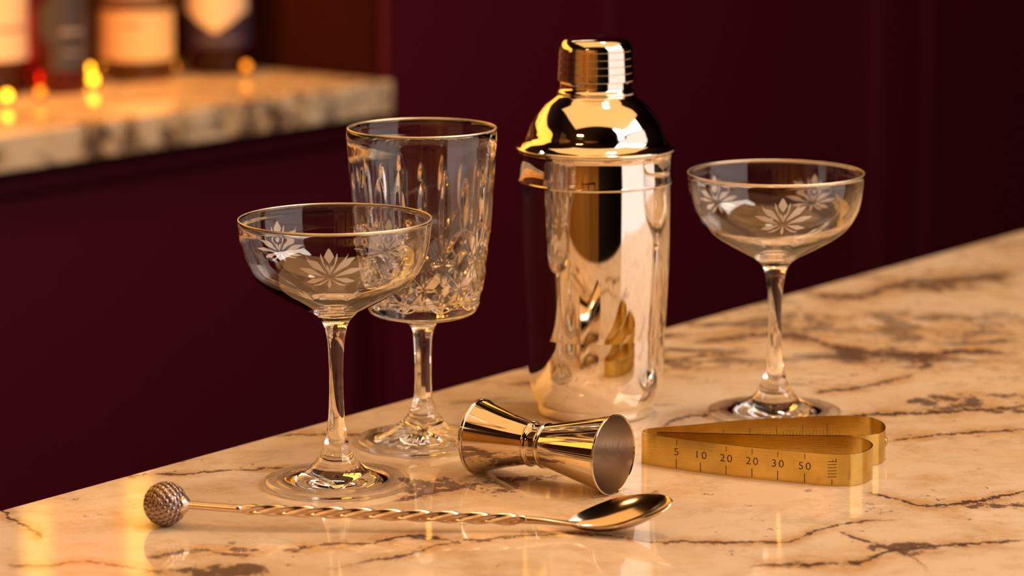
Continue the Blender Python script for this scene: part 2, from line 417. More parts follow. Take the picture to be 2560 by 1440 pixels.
# added backing wall and frame round the side light, housing added over the ceiling light
WC = np.array((1.50, 1.12)); WN = np.array((-.9172, .3985)); WD = np.array((.3985, .9172))
tag(prism('wall_light_backing', [pl(WC, WD, WN, -1.1, -.26), pl(WC, WD, WN, 1.1, -.26), pl(WC, WD, WN, 1.1, -.32), pl(WC, WD, WN, -1.1, -.32)], -1.0, 2.05, M_navy), kind='structure')
wf = empty('added_window_1', (*WC, 0), None, None); wf['kind'] = 'structure'
for (a, b_, z0, z1) in ((-.98, -.90, -.99, 2.0), (.90, .98, -.99, 2.0), (-.899, .899, 1.90, 1.98)):
    rel(prism('added_window_frame', [pl(WC, WD, WN, a, -.255), pl(WC, WD, WN, b_, -.255), pl(WC, WD, WN, b_, -.02), pl(WC, WD, WN, a, -.02)], z0, z1, M_navy, None, .002), wf)
ch = empty('ceiling_light', (.28, 1.55, 1.41), 'large warm panel light hung from the ceiling above the bar', 'ceiling light')
box('housing', -1.2, 1.2, -.8, .8, .0, .04, M_navy, ch, .003)
for a, b_ in ((-.9, -.6), (.9, -.6), (-.9, .6), (.9, .6)): box('hanging_rod', a-.006, a+.006, b_-.006, b_+.006, .0405, .64, M_navy, ch)

# back bar cabinet and counter
bc = empty('back_bar_cabinet', (*C2, -1.0), 'burgundy panelled cabinet under the back counter', 'cabinet')
def cb(name, s0, s1, t0, t1, z0, z1, mat=M_burg2, bevel=.002):
    return rel(prism(name, [pl(C2, D2, N2, s0, t0), pl(C2, D2, N2, s1, t0), pl(C2, D2, N2, s1, t1), pl(C2, D2, N2, s0, t1)], z0, z1, mat, None, bevel), bc)
cb('carcass', -2.8, -.012, -.33, -.045, -.999, -.038)
cb('top_rail', -2.8, -.014, -.0448, -.030, -.066, -.038)
for k in range(4):
    a, b_ = -.70*(k+1)+.006-.02, -.70*k-.006-.02
    dr = cb('door', a, b_, -.0447, -.034, -.94, -.072)
    for nm, s0, s1, z0, z1 in (('rail', a, b_, -.130, -.072), ('rail', a, b_, -.94, -.87), ('stile', a, a+.06, -.869, -.131), ('stile', b_-.06, b_, -.869, -.131)):
        q = prism(nm, [pl(C2, D2, N2, s0, -.0338), pl(C2, D2, N2, s1, -.0338), pl(C2, D2, N2, s1, -.024), pl(C2, D2, N2, s0, -.024)], z0, z1, M_burg2, None, .0015)
        q.parent = dr; q.matrix_parent_inverse = Matrix.Translation(-Vector(bc.location))
bs = prism('back_counter', [pl(C2, D2, N2, -2.9, 0), pl(C2, D2, N2, 0, 0), pl(C2, D2, N2, 0, -.365), pl(C2, D2, N2, -2.9, -.365)], -.036, 0, M_marble2, None, .0025)
tag(bs, 'blurred cream marble counter with dark veins behind the glasses, carrying the bottles', 'counter')
# backlit shelf panel above the bottles
bp_ = prism('backlit_panel', [pl(C2, D2, N2, -2.6, -.34), pl(C2, D2, N2, -.05, -.34), pl(C2, D2, N2, -.05, -.365), pl(C2, D2, N2, -2.6, -.365)], .43, .95, M_backlit)
tag(bp_, 'amber backlit panel on the niche wall above the bottles', 'light panel')
sh = prism('bottle_shelf', [pl(C2, D2, N2, -2.6, -.12), pl(C2, D2, N2, -.01, -.12), pl(C2, D2, N2, -.01, -.335), pl(C2, D2, N2, -2.6, -.335)], .385, .405, M_brown, None, .002)
sq = prism('light_baffle_lip', [pl(C2, D2, N2, -2.6, -.112), pl(C2, D2, N2, -.01, -.112), pl(C2, D2, N2, -.01, -.1198), pl(C2, D2, N2, -2.6, -.1198)], .352, .408, M_brown, sh, .001)  # lip added to keep the light under the shelf out of mirrored rays
tag(sh, 'dark wooden shelf fixed above the back counter', 'shelf')

# bar counter slab and its front
slab = prism('bar_counter', [(-.4137, 1.331), (.4377, 1.331), pl(E0, D1, N1, 1.75, .75), pl(E0, D1, N1, 1.75, 0)], -.036, 0, M_marble, None, .0015)
tag(slab, 'cream marble bar counter with purple brown veins in the foreground, carrying all barware', 'counter')
cbn = prism('counter_base', [(-.33, 1.362), (.41, 1.362), pl(E0, D1, N1, 1.72, .71), pl(E0, D1, N1, 1.72, .04)], -.999, -.037, M_burg2, None, .002)
tag(cbn, 'dark burgundy base carrying the foreground marble counter', 'counter base')

# ------------------------------------------------------------------ coupe glasses
CO_OUT = [(.0087, .0884), (.0122, .0914), (.0180, .0945), (.0240, .0977), (.0298, .1009), (.0350, .1041), (.0399, .1080), (.0434, .1122), (.0459, .1165), (.0477, .1208), (.0494, .1293), (.0501, .1402)]
def coupe_surface(z):
    a = np.array(COUPE_CURVE); return np.interp(z, a[:, 1], a[:, 0])
COUPE_CURVE = catmull(CO_OUT, 8)
PETALS = []   # (outline in mm: a sideways, b upwards)
def leaf(x0, y0, x1, y1, wd, bend=0.0, peak=.6, n=12):
    L_ = math.hypot(x1-x0, y1-y0); ux, uy = (x1-x0)/L_, (y1-y0)/L_
    up = []; dn = []
    for i in range(n+1):
        t = i/n
        ws = (t/peak)**.9 if t < peak else ((1-t)/(1-peak))**.75
        off = bend*math.sin(PI*t); hw = max(wd*.5*ws, .04)
        cx, cy = x0+(x1-x0)*t-uy*off, y0+(y1-y0)*t+ux*off
        up.append((cx-uy*hw, cy+ux*hw)); dn.append((cx+uy*hw, cy-ux*hw))
    return up, dn
def T(x, y): return ((x-970)/17.8, (790-y)/16.6)
def lf(x0, y0, x1, y1, w_, bend=0, peak=.6):
    a, b_ = T(x0, y0), T(x1, y1); PETALS.append(leaf(*a, *b_, w_/17.2, bend, peak))
lf(968, 690, 965, 558, 84, 0, .45); lf(935, 780, 768, 660, 66, -.6); lf(1000, 780, 1190, 640, 66, .6)
lf(915, 808, 695, 737, 52, -.5); lf(1015, 806, 1262, 738, 52, .5)
lf(925, 818, 745, 862, 48, .3); lf(1005, 818, 1200, 852, 48, -.3)
lf(960, 826, 808, 892, 20, .8); lf(980, 826, 1122, 892, 20, -.8); lf(970, 826, 960, 918, 34)
lf(945, 770, 760, 626, 16, .9, .5); lf(955, 765, 893, 605, 18, .5, .8); lf(985, 765, 1037, 602, 18, -.5, .8); lf(1000, 765, 1135, 606, 16, -.7, .6)
for a_, b__ in ((940, 700), (955, 712), (985, 712), (1003, 700)): lf(970, 790, a_, b__, 12, 0, .7)
def flower_mesh(az, zc, petals, scale=1.0, eps=.00012):
    V = []; F = []
    for up, dn in petals:
        base = len(V)
        for (p, q) in zip(up, dn):
            for k in range(4):
                a = p[0]+(q[0]-p[0])*k/3; b_ = p[1]+(q[1]-p[1])*k/3
                z = zc+b_*.001*scale; R = coupe_surface(z); Rc = coupe_surface(zc)
                th = az+a*.001*scale/Rc
                V.append(((R+eps)*math.cos(th), (R+eps)*math.sin(th), z))
        n = len(up)
        for i in range(n-1):
            for k in range(3):
                F.append((base+i*4+k, base+i*4+k+1, base+(i+1)*4+k+1, base+(i+1)*4+k))
    return V, F
def make_coupe(loc, label):
    root = empty('coupe_glass', (*loc, .0), label, 'glass', 'coupe glasses')
    foot = [(0, .0014), (.012, .0011), (.028, .0003), (.0355, -.0002), (.0379, .0005), (.0384, .0017), (.0379, .0029), (.034, .0036), (.027, .0042), (.019, .0066), (.0133, .0104), (.0096, .0150), (.0074, .0195)]
    stem = [(.0074, .0195), (.0056, .0257), (.0045, .0342), (.0039, .0448), (.0037, .0554), (.0039, .0660), (.0045, .0745), (.0054, .0808), (.0066, .0851), (.0087, .0884)]
    cv = np.array(COUPE_CURVE); tg_ = np.gradient(cv, axis=0); tg_ /= np.linalg.norm(tg_, axis=1)[:, None]
    inner = []
    for k in range(len(cv)-1, -1, -4):           # even wall, thickening only towards the stem
        z_ = cv[k][1]; t_ = .00085+.0022*max(0, (.112-z_)/.024)**1.5
        p_ = cv[k]+np.array((-tg_[k][1], tg_[k][0]))*t_
        if p_[0] > .012: inner.append((p_[0], p_[1]))
    inner += [(.0070, inner[-1][1]-.0012), (0, inner[-1][1]-.0016)]
    P = catmull(foot+stem[1:]+CO_OUT[1:]+inner, 6)
    for p in P: p[0] = max(p[0], 0)
    V, N = lathe_arrays(P, 128); N = -N
    if (N[len(foot)*6+10][:, :2]*V[len(foot)*6+10][:, :2]).sum() < 0: N = -N
    i1 = (len(foot)-1)*6; i2 = i1+(len(stem)-1)*6
    grid_part('foot', V, N, 0, i1, M_glass, root); grid_part('stem', V, N, i1, i2, M_glass, root); grid_part('bowl', V, N, i2, len(P)-1, M_glass, root)
    ring('rim', .0500, .00042, .14060, M_rim, root)
    fl = None
    for az in (0, 148, -138):
        v, f = flower_mesh(math.radians(-90+az), .1195, PETALS)
        mesh_obj('engraved_flower', v, f, M_frost, root, True)
    sp = [leaf(0, 0, -5.5, 5.5, 1.8), leaf(0, 0, -3.0, 6.2, 1.4), leaf(0, 0, -6.5, 3.6, 1.0)]
    sp2 = [leaf(0, 0, 4.0, 6.5, 2.2), leaf(0, 0, -2.2, 4.2, 1.3), leaf(0, 0, 4.6, 3.6, 1.1), leaf(0, 0, -4.2, 2.6, .9)]
    for az, pt, zc in ((-15, sp, .1035), (13, sp2, .1035)):
        v, f = flower_mesh(math.radians(-90+az), zc, pt); mesh_obj('flower_reflection', v, f, M_frost, root, True)  # reflections of the flowers, built as small frosted leaves
    return root
cg1 = make_coupe((-.0925, 1.5818), 'etched coupe glass at the left, standing in front of the cut crystal glass')
cg2 = dup_tree(cg1); cg2.location = (.1499, 1.7421, 0)
cg2['label'] = 'etched coupe glass at the right, standing behind the brass measure'

# ------------------------------------------------------------------ cut crystal glass
ROWZ = [.124, .1055, .0912, .0785]; COLW = 2*PI/10; AZ0 = math.radians(-90+20)
RREF = .035
CUTS = []
for r in range(3):
    for hx in (-.5, .5):
        off = 0 if r in (1, 3) else .5
        CUTS.append((off, ROWZ[r], off+hx, ROWZ[r+1], .0042, 1.0))
CUTS += [(0, ROWZ[1], 0, .158, .0030, 1.0), (.5, ROWZ[0], .5, .152, .0026, .9)]
CUTS += [(0, ROWZ[1], 0, .094, .0026, .8), (0, ROWZ[1], .30, ROWZ[1], .0024, .8), (0, ROWZ[1], -.30, ROWZ[1], .0024, .8)]
CUTS += [(.5, ROWZ[2], .5, .101, .0018, .7), (.5, ROWZ[2], .5, .080, .0018, .7), (.5, ROWZ[2], .74, ROWZ[2], .0016, .7), (.5, ROWZ[2], .26, ROWZ[2], .0016, .7), (0, ROWZ[3], 0, .088, .0016, .7)]
def cut_disp(mask):
    def f(R, Z, th):
        out = R.copy()
        u = (th-AZ0)/COLW
        depth = np.zeros_like(R)
        for (u0, z0, u1, z1, wd, dp) in CUTS:
            for sh_ in (-1, 0, 1):
                uu = ((u+.5) % 1.0)-.5+sh_
                ax, ay = (uu-u0)*COLW*RREF, Z-z0
                bx, by = (u1-u0)*COLW*RREF, z1-z0
                L2 = bx*bx+by*by; t = (ax*bx+ay*by)/L2
                tc = np.clip(t, 0, 1); d = np.hypot(ax-tc*bx, ay-tc*by)
                wloc = wd*np.maximum(np.sin(PI*np.clip(tc, .02, .98))**.6, .12)
                depth = np.maximum(depth, dp*np.clip(1-d/wloc, 0, 1)*(wloc/wd))
        m = mask[:, None]
        out = R-depth*.0019*m
        return out, Z
    return f
tg = empty('cut_crystal_glass', (-.0499, 1.6749, 0), 'tall cut crystal stemmed glass with starburst facets, behind the left coupe', 'glass')
tfoot = [(0, .0024), (.012, .0020), (.028, .0008), (.0345, -.0002), (.0366, .0006), (.0371, .0017), (.0366, .0028), (.032, .0036), (.026, .0050), (.019, .0078), (.0135, .0112), (.0100, .0145), (.0082, .0173)]
tstem = [(.0082, .0173), (.0064, .0218), (.0052, .0263), (.0047, .0330), (.0046, .0420), (.0049, .0532), (.0055, .0615), (.0066, .0650), (.0088, .0678)]
tout = [(.0088, .0678), (.0180, .0704), (.0250, .0719), (.0290, .0740), (.0311, .0778), (.0322, .0825), (.0341, .0912), (.0356, .1023), (.0376, .1190), (.0388, .1357), (.0404, .1578), (.0411, .1742)]
tinn = [(.0402, .1752), (.0394, .1725), (.0386, .1578), (.0368, .1357), (.0350, .1190), (.0328, .1023), (.0312, .0912), (.0298, .0835), (.0270, .0800), (.0150, .0788), (0, .0784)]
# dense rings on the cut wall
nper = {}
allp = tfoot+tstem[1:]+tout[1:]+tinn
P = []
cm = catmull(allp, 6)
iw0 = (len(tfoot)-1+len(tstem)-1+3)*6; iw1 = (len(tfoot)-1+len(tstem)-1+10)*6
dense = []
seg_pts = cm[iw0:iw1+1]
cum = np.concatenate([[0], np.cumsum([np.linalg.norm(seg_pts[i+1]-seg_pts[i]) for i in range(len(seg_pts)-1)])])
for s in np.linspace(0, cum[-1], 200):
    dense.append(np.array([np.interp(s, cum, [p[0] for p in seg_pts]), np.interp(s, cum, [p[1] for p in seg_pts])]))
P = cm[:iw0]+dense+cm[iw1+1:]
for p in P: p[0] = max(p[0], 0)
mask = np.zeros(len(P)); mask[iw0+2:iw0+198] = 1
def tall_disp(R, Z, th):
    R, Z = cut_disp(mask)(R, Z, th)
    # radial flutes under the foot, eight soft facets along the stem
    n0 = 2*6+6
    under = np.arange(len(P))[:, None] < n0
    Z = np.where(under, Z+.0009*(.5+.5*np.cos(14*th))*np.clip((R-.003)/.004, 0, 1)*np.clip((.026-R)/.008, 0, 1), Z)
    i1 = (len(tfoot)-1)*6; i2 = i1+(len(tstem)-1)*6
    ii = np.arange(len(P))[:, None]
    wgt = np.clip((ii-i1-4)/8, 0, 1)*np.clip((i2-6-ii)/8, 0, 1)
    fac = math.cos(PI/8)/np.cos((th % (PI/4))-PI/8)
    R = R*(1-wgt*(1-fac)*1.0)
    return R, Z
V, N = lathe_arrays(P, 480, tall_disp); N = -N
if (N[iw0+50][:, :2]*V[iw0+50][:, :2]).sum() < 0: N = -N
i1 = (len(tfoot)-1)*6; i2 = i1+(len(tstem)-1)*6
grid_part('foot', V[:, ::2], N[:, ::2], 0, i1, M_glass, tg); grid_part('stem', V[:, ::2], N[:, ::2], i1, i2, M_glass, tg)
grid_part('cut_bowl', V, N, i2, len(P)-1, M_glass, tg)
ring('rim', .0406, .00050, .1756, M_rim, tg)

# ------------------------------------------------------------------ cocktail shaker
sk = empty('cocktail_shaker', (.0475, 1.7494, 0), 'tall polished silver cocktail shaker with domed lid and ringed cap', 'shaker')
lathe('body', [[(0, .0012), (.020, .0010)], [(.020, .0010), (.0300, .0002), (.0322, .0006), (.0334, .0030)],
    [(.0334, .0030), (.0362, .0200), (.0392, .0423), (.0409, .0657), (.0423, .0890), (.0430, .1122), (.0434, .1345)],
    [(.0434, .1345), (.0441, .1350), (.0443, .1357), (.0441, .1364)], [(.0441, .1364), (.0438, .1400), (.0436, .1470), (.0438, .1505), (.0446, .1524)],
    [(.0446, .1524), (.0438, .1528)], [(.0438, .1528), (.0430, .1480), (.0425, .1122), (.0402, .0657), (.0325, .0040), (0, .0035)]], 160, M_silver, sk, 6)
lathe('lid', [[(.0425, .1500), (.0444, .1527)], [(.0444, .1527), (.0450, .1531), (.0456, .1538), (.0457, .1546), (.0452, .1552)], [(.0452, .1552), (.0428, .1566), (.0408, .1583), (.0395, .1607), (.0384, .1640), (.0366, .1687), (.0334, .1741), (.0292, .1791), (.0250, .1824), (.0226, .1842)],
    [(.0226, .1842), (.0219, .1853), (.0221, .1864), (.0216, .1874)], [(.0216, .1874), (.0208, .1885), (.0204, .1900), (.0204, .1945)], [(.0204, .1945), (.0190, .1950)], [(.0190, .1950), (.0190, .1880), (.0280, .1780), (.0370, .1660), (.0400, .1560), (.0425, .1500)]], 160, M_silver, sk, 8)
capg = [[(.0198, .1930), (.0216, .1930)]]
z = .1930; r = .0217
capg.append([(.0216, .1930), (.0218, .1934), (.0218, .1940)])
for k in range(4):
    z0, z1 = .1940+k*.0042, .1940+(k+1)*.0042; r0 = .0218-k*.00022; r1 = r0-.00022
    capg += [[(r0, z0), (r1, z1-.0005)], [(r1, z1-.0005), (r1-.0004, z1-.00025)], [(r1-.0004, z1-.00025), (r1, z1)]]
capg += [[(.02092, .2108), (.0206, .2124), (.0196, .2146), (.0181, .2163), (.0160, .2173), (.0120, .2182), (.0070, .2187), (0, .2189)]]
capg += [[(0, .2189), (0, .2180)], [(0, .2180), (.015, .2165), (.0198, .2110), (.0198, .1930)]]
lathe('cap', capg, 128, M_silver, sk, 6)

# ------------------------------------------------------------------ jigger
jl = np.array((-.0182, 1.6066, .0195)); jr = np.array((.0511, 1.5598, .0207))
jd = (jr-jl)/np.linalg.norm(jr-jl); JL = np.linalg.norm(jr-jl)
jg = empty('jigger', tuple(jl), 'shiny double cone steel jigger lying on its side in front of the shaker', 'jigger')
jg.rotation_euler = Vector(jd).to_track_quat('Z', 'Y').to_euler()
wz = .46*JL
lathe('cup', [[(.0184, .0008), (.0190, -.0001), (.0198, -.0002), (.0202, .0006), (.0199, .0015), (.0190, .0019)], [(.0190, .0019), (.0140, .0195)], [(.0140, .0195), (.0100, wz)], [(.0100, wz), (0, wz)],
    [(0, wz), (0, wz-.004)], [(0, wz-.004), (.0090, wz-.005)], [(.0090, wz-.005), (.0184, .0008)]], 128, M_jig, jg, 6)
cupR = empty('cup', (0, 0, 0), None, None); cupR.parent = jg
lathe('outer_wall', [[(0, wz+.0001), (.0100, wz+.0001)], [(.0100, wz+.0001), (.0152, .0610)], [(.0152, .0610), (.0203, JL-.0008)], [(.0203, JL-.0008), (.0208, JL-.0004), (.0209, JL+.0004), (.0205, JL+.0008), (.0201, JL+.0002)]], 128, M_jig, cupR, 6)
lathe('inner_wall', [[(.0201, JL+.0001), (.0093, wz+.0060)], [(.0093, wz+.0060), (0, wz+.0055)]], 128, M_jig_in, cupR, 6)
lathe('waist_band', [[(.0104, wz-.0052), (.0118, wz-.0049), (.0121, wz-.0040), (.0117, wz-.0031)], [(.0117, wz-.0031), (.0111, wz-.0024), (.0111, wz+.0024)], [(.0111, wz+.0024), (.0117, wz+.0031), (.0121, wz+.0040), (.0118, wz+.0049), (.0104, wz+.0052)], [(.0104, wz+.0052), (.0099, wz)], [(.0099, wz), (.0104, wz-.0052)]], 96, M_jig, jg, 4)

# ------------------------------------------------------------------ brass measure (folded strap)
H = .0170; TK = .0006
bx, by = .0695, 1.6280
BT = empty('brass_measuring_strap', (bx, by, 0), 'folded brass strap measure with engraved numbers and ticks, standing on edge', 'measuring tool')
path = [(.0770, 1.6252), (.0981, 1.6230), (.1321, 1.6188), (.1703, 1.6162), (.1808, 1.6141), (.1872, 1.6070), (.1891, 1.5958), (.1847, 1.5833), (.1765, 1.5756), (.1660, 1.5752),
        (.1398, 1.5848), (.1134, 1.5966), (.0868, 1.6118), (.0740, 1.6200), (.0701, 1.6238), (.0690, 1.6285), (.0708, 1.6333), (.0751, 1.6359), (.0883, 1.6397), (.1262, 1.6545), (.1573, 1.6612), (.1840, 1.6645), (.1946, 1.6604), (.2002, 1.6499), (.2007, 1.6365), (.1983, 1.6271), (.1944, 1.6213), (.1854, 1.6180), (.1700, 1.6176), (.1321, 1.6202), (.0981, 1.6243), (.0770, 1.6266)]
pc = [np.array(p) for p in catmull(path, 8)]
def ribbon(pc, z0, z1, tk):
    pc = np.array(pc); t = np.gradient(pc, axis=0); t /= np.linalg.norm(t, axis=1)[:, None]
    nrm = np.stack([-t[:, 1], t[:, 0]], 1)
    V = []; F = []
    for p, n_ in zip(pc, nrm):
        for off, zz in ((-tk/2, z0), (tk/2, z0), (tk/2, z1), (-tk/2, z1)):
            q = p+n_*off; V.append((q[0]-bx, q[1]-by, zz))
    m = len(pc)
    for i in range(m-1):
        for k in range(4):
            F.append((i*4+k, i*4+(k+1) % 4, (i+1)*4+(k+1) % 4, (i+1)*4+k))
    F.append((3, 2, 1, 0)); F.append(tuple((m-1)*4+k for k in range(4)))
    return V, F, nrm
v, f, nr = ribbon(pc, 0.0002, H, TK)
o = mesh_obj('strap', v, f, M_brass, BT)
bm = bmesh.new(); bm.from_mesh(o.data); bmesh.ops.recalc_face_normals(bm, faces=bm.faces)
for q in bm.faces: q.smooth = True
for e in bm.edges: e.smooth = e.calc_face_angle(0) < math.radians(40)
bm.to_mesh(o.data); bm.free()
# straight arms used for the engraving
pca = np.array(pc)
fa = pca[8*8:13*8]; fa = fa[np.argsort(fa[:, 0])]       # front arm, left to right
ba = pca[18*8:21*8+1]; ba = ba[np.argsort(ba[:, 0])]
def on_arm(arm, x, off):
    y = np.interp(x, arm[:, 0], arm[:, 1]); y2 = np.interp(x+.0005, arm[:, 0], arm[:, 1]); y1 = np.interp(x-.0005, arm[:, 0], arm[:, 1])
    t = np.array((.001, y2-y1)); t /= np.linalg.norm(t)
    return x+t[1]*off, y-t[0]*off      # towards the viewer
def tick(x, z0, z1, wd, arm=fa, name='tick_mark', slant=0.0):
    V = []
    for (dx, zz) in ((-wd/2, z0), (wd/2, z0), (wd/2+slant, z1), (-wd/2+slant, z1)):
        for off in (TK/2-.0001, TK/2+.00006):
            a, b_ = on_arm(arm, x+dx, off); V.append((a-bx, b_-by, zz))
    F = [(1, 3, 5, 7), (0, 6, 4, 2), (0, 2, 3, 1), (2, 4, 5, 3), (4, 6, 7, 5), (6, 0, 1, 7)]
    return mesh_obj(name, V, F, M_ink, BT)
def wx(px): return .0868+(px-1690)*.0002031
def digits(txt, cx, cz, size):
    cu = bpy.data.curves.new('engraved_number', 'FONT'); cu.body = txt; cu.size = size; cu.align_x = 'CENTER'; cu.align_y = 'CENTER'; cu.resolution_u = 4
    cu.space_character = 1.25; cu.offset = -.00002
    ob = bpy.data.objects.new('tmp', cu); COL.objects.link(ob)
    dg = bpy.context.evaluated_depsgraph_get(); me = bpy.data.meshes.new_from_object(ob.evaluated_get(dg))
    bpy.data.objects.remove(ob)
    bm = bmesh.new(); bm.from_mesh(me)
    for q in bm.verts:
        a, b_ = on_arm(fa, cx+q.co.x*1.02, TK/2+.00006); q.co = Vector((a-bx, b_-by, cz+q.co.y))
    return bm_obj('engraved_number', bm, M_ink, BT)
for px, tx, top in ((1690, '5', True), (1751, '10', False), (1815, '20', True), (1880, '20', True), (1944, '30', True), (2011, '50', True)):
    x = wx(px); digits(tx, x, .0095, .0057)
    tick(x, .0008, .0058, .00038)
    if top: tick(x+.0001, .0132, .0163, .0003)
x = wx(2079)
tick(x, .0006, .0036, .00038)
for k in range(6):      # block of short slanted bars at the end of the scale
    zc = .0048+k*.00165
    V = []; F = []
    for q_ in range(9):
        dx = -.0023+.0046*q_/8; dz = .00026*q_/8
        for off, e in ((TK/2-.0001, -.00016), (TK/2+.00006, -.00016), (TK/2+.00006, .00016), (TK/2-.0001, .00016)):
            a, b_ = on_arm(fa, x+dx, off); V.append((a-bx, b_-by, zc+dz+e))
    for q_ in range(8):
        for k2 in range(4): F.append((q_*4+k2, q_*4+(k2+1) % 4, q_*4+4+(k2+1) % 4, q_*4+4+k2))
    mesh_obj('scale_bar', V, F+[(3, 2, 1, 0), (32, 33, 34, 35)], M_ink, BT)
tick(x+.0019, .0128, .0146, .0004, slant=.0001); tick(x+.0003, .0128, .0141, .0003)
def wxb(px): return np.interp(px, [1690, 1860, 2000, 2120], [.0883, .1262, .1573, .1840])
for px in (1741, 1806, 1873, 1940, 2005, 2067): tick(wxb(px), .004, .0128, .00034, ba)
px = 1824
while px < 2104:
    if all(abs(px-m_) > 3 for m_ in (1873, 1940, 2005, 2067)): tick(wxb(px), .004, .0092+.0006*random.random(), .0002, ba)
    px += 8.3
# rivet on the rear loop
rv = lathe('rivet', [[(0, .0012), (.0012, .0011), (.0022, .0007), (.0026, .0002), (.0026, -.0003)], [(.0026, -.0003), (0, -.0003)]], 32, M_brass, BT, 5)
rv.location = (.2010-bx, 1.6365-by, .0090); rv.rotation_euler = (0, PI/2, math.radians(-4))

# ------------------------------------------------------------------ bar spoon
bcx, bcy, br = -.1728, 1.4985, .0112
SP = empty('bar_spoon', (bcx, bcy, 0), 'twisted bar spoon with a scaly ball end, lying in the front of the counter', 'spoon')
# ball finial with overlapping scales
bm = bmesh.new(); bmesh.ops.create_uvsphere(bm, u_segments=48, v_segments=24, radius=br*.93)
fin = bm_obj('ball_finial', bm, M_finial, SP, True); fin.location = (0, 0, br)
sm = bmesh.new()
bmesh.ops.create_icosphere(sm, subdivisions=2, radius=1.0)
bmesh.ops.delete(sm, geom=[q for q in sm.verts if q.co.z < -.25], context='VERTS')
for q in sm.verts: q.co = Vector((q.co.x*.00150, q.co.y*.00165, q.co.z*.00050))
sme = bpy.data.meshes.new('scale'); sm.to_mesh(sme); sm.free(); sme.materials.append(M_finial); sme.polygons.foreach_set('use_smooth', [True]*len(sme.polygons))
NS = 150
for i in range(NS):
    zz = 1-2*(i+.5)/NS; ph = i*PI*(3-5**.5); rr = math.sqrt(1-zz*zz)
    d = Vector((zz, rr*math.cos(ph), rr*math.sin(ph)))
    if d.x > .94: continue
    s_ = bpy.data.objects.new('scale', sme); COL.objects.link(s_); s_.parent = fin
    s_.location = d*(br*.94)
    s_.rotation_euler = (d+Vector((.18, 0, 0))).to_track_quat('Z', 'Y').to_euler()
# centre line of the stem
A = np.array((-.1610, 1.4958, .0112)); Bp = np.array((.0060, 1.4862, .0058)); Cc = np.array((.0300, 1.4850, .0046))
sd = (A-np.array((bcx, bcy, br))); sd /= np.linalg.norm(sd)
cl = lathe('collar', [[(0, -.0012), (.0052, -.0012)], [(.0052, -.0012), (.0050, .0), (.0040, .0014), (.0028, .0024), (.0020, .0030)], [(.0020, .0030), (0, .0030)]], 40, M_spoon, SP, 4)
cl.location = Vector(sd)*(.0097)+Vector((0, 0, br)); cl.rotation_euler = Vector(sd).to_track_quat('Z', 'Y').to_euler()
def sweep(name, pts, section, mat, seg=20):
    V = []; F = []
    pts = np.array(pts); t = np.gradient(pts, axis=0); t /= np.linalg.norm(t, axis=1)[:, None]
    for i, p in enumerate(pts):
        T_ = t[i]; S_ = np.cross(T_, (0, 0, 1)); S_ /= np.linalg.norm(S_); U_ = np.cross(S_, T_)
        for a, b_ in section(i/(len(pts)-1), seg):
            q = p+S_*a+U_*b_; V.append((q[0]-bcx, q[1]-bcy, q[2]))
    n = len(pts)
    for i in range(n-1):
        for k in range(seg): F.append((i*seg+k, i*seg+(k+1) % seg, (i+1)*seg+(k+1) % seg, (i+1)*seg+k))
    F.append(tuple(range(seg))[::-1]); F.append(tuple((n-1)*seg+k for k in range(seg)))
    o = mesh_obj(name, V, F, mat, SP, True)
    bm = bmesh.new(); bm.from_mesh(o.data); bmesh.ops.recalc_face_normals(bm, faces=bm.faces); bm.to_mesh(o.data); bm.free()
    return o
S0 = np.array((-.1350, 1.4912, .0103))
sweep('plain_shank', [A+(S0-A)*t for t in np.linspace(-.12, 1.03, 12)], lambda t, n: [(.00205*math.cos(2*PI*k/n), .00205*math.sin(2*PI*k/n)) for k in range(n)], M_spoon, 24)
def twist(t, n):
    tw = t*(141/14.3)*PI/2*1.0
    amp = min(1, t/.04, (1-t)/.04); out = []
    for k in range(n):
        a = 2*PI*k/n
        c, s = math.cos(a), math.sin(a)
        r_ = .0020*(1-amp)+amp*  .00215*(1+.33*math.cos(4*a)+.05*math.cos(8*a))
        out.append((r_*math.cos(a+tw), r_*math.sin(a+tw)))
    return out
sweep('twisted_stem', [S0+(Bp-S0)*t for t in np.linspace(0, 1, 260)], twist, M_spoon, 32)
neck = catmull([Bp-(Bp-S0)*.004, Bp+(Cc-Bp)*.3+np.array((0, 0, .0)), Bp+(Cc-Bp)*.75+np.array((0, 0, -.0004)), Cc+np.array((.002, 0, -.0004))], 8)
sweep('neck', neck, lambda t, n: [((.0020+.0016*t**2)*math.cos(2*PI*k/n), (.0020-.0010*t)*math.sin(2*PI*k/n)) for k in range(n)], M_spoon, 24)
# spoon bowl: rim plane through heel, tip, rolled towards the viewer
heel = np.array((.0262, 1.4855, .0050)); tip = np.array((.0775, 1.4810, .0165))
ex = (tip-heel); BL = np.linalg.norm(ex); ex /= BL
side = np.array((0.05, 1.0, .33)); side -= ex*side.dot(ex); side /= np.linalg.norm(side); upv = np.cross(ex, side)
nu, nv = 40, 24
def bowl_pt(u, v):
    wv = .0132*math.sqrt(max(0, 4*u*(1-u)))*(.62+.38*min(1, u/.45)**.8) if 0 < u < 1 else 0
    dep = .0078*(math.sin(PI*u**.85)**.75 if 0 < u < 1 else 0)*(1-abs(v)**2.2)
    return heel+ex*BL*u+side*wv*v-upv*dep
V = []; F = []
for i in range(nu+1):
    for j in range(nv+1):
        V.append(tuple(bowl_pt(.5-.5*math.cos(PI*i/nu), -math.cos(PI*j/nv))-np.array((bcx, bcy, 0))))
for i in range(nu):
    for j in range(nv):
        F.append((i*(nv+1)+j, (i+1)*(nv+1)+j, (i+1)*(nv+1)+j+1, i*(nv+1)+j+1))
o = mesh_obj('spoon_bowl', V, F, M_bowl, SP, True)
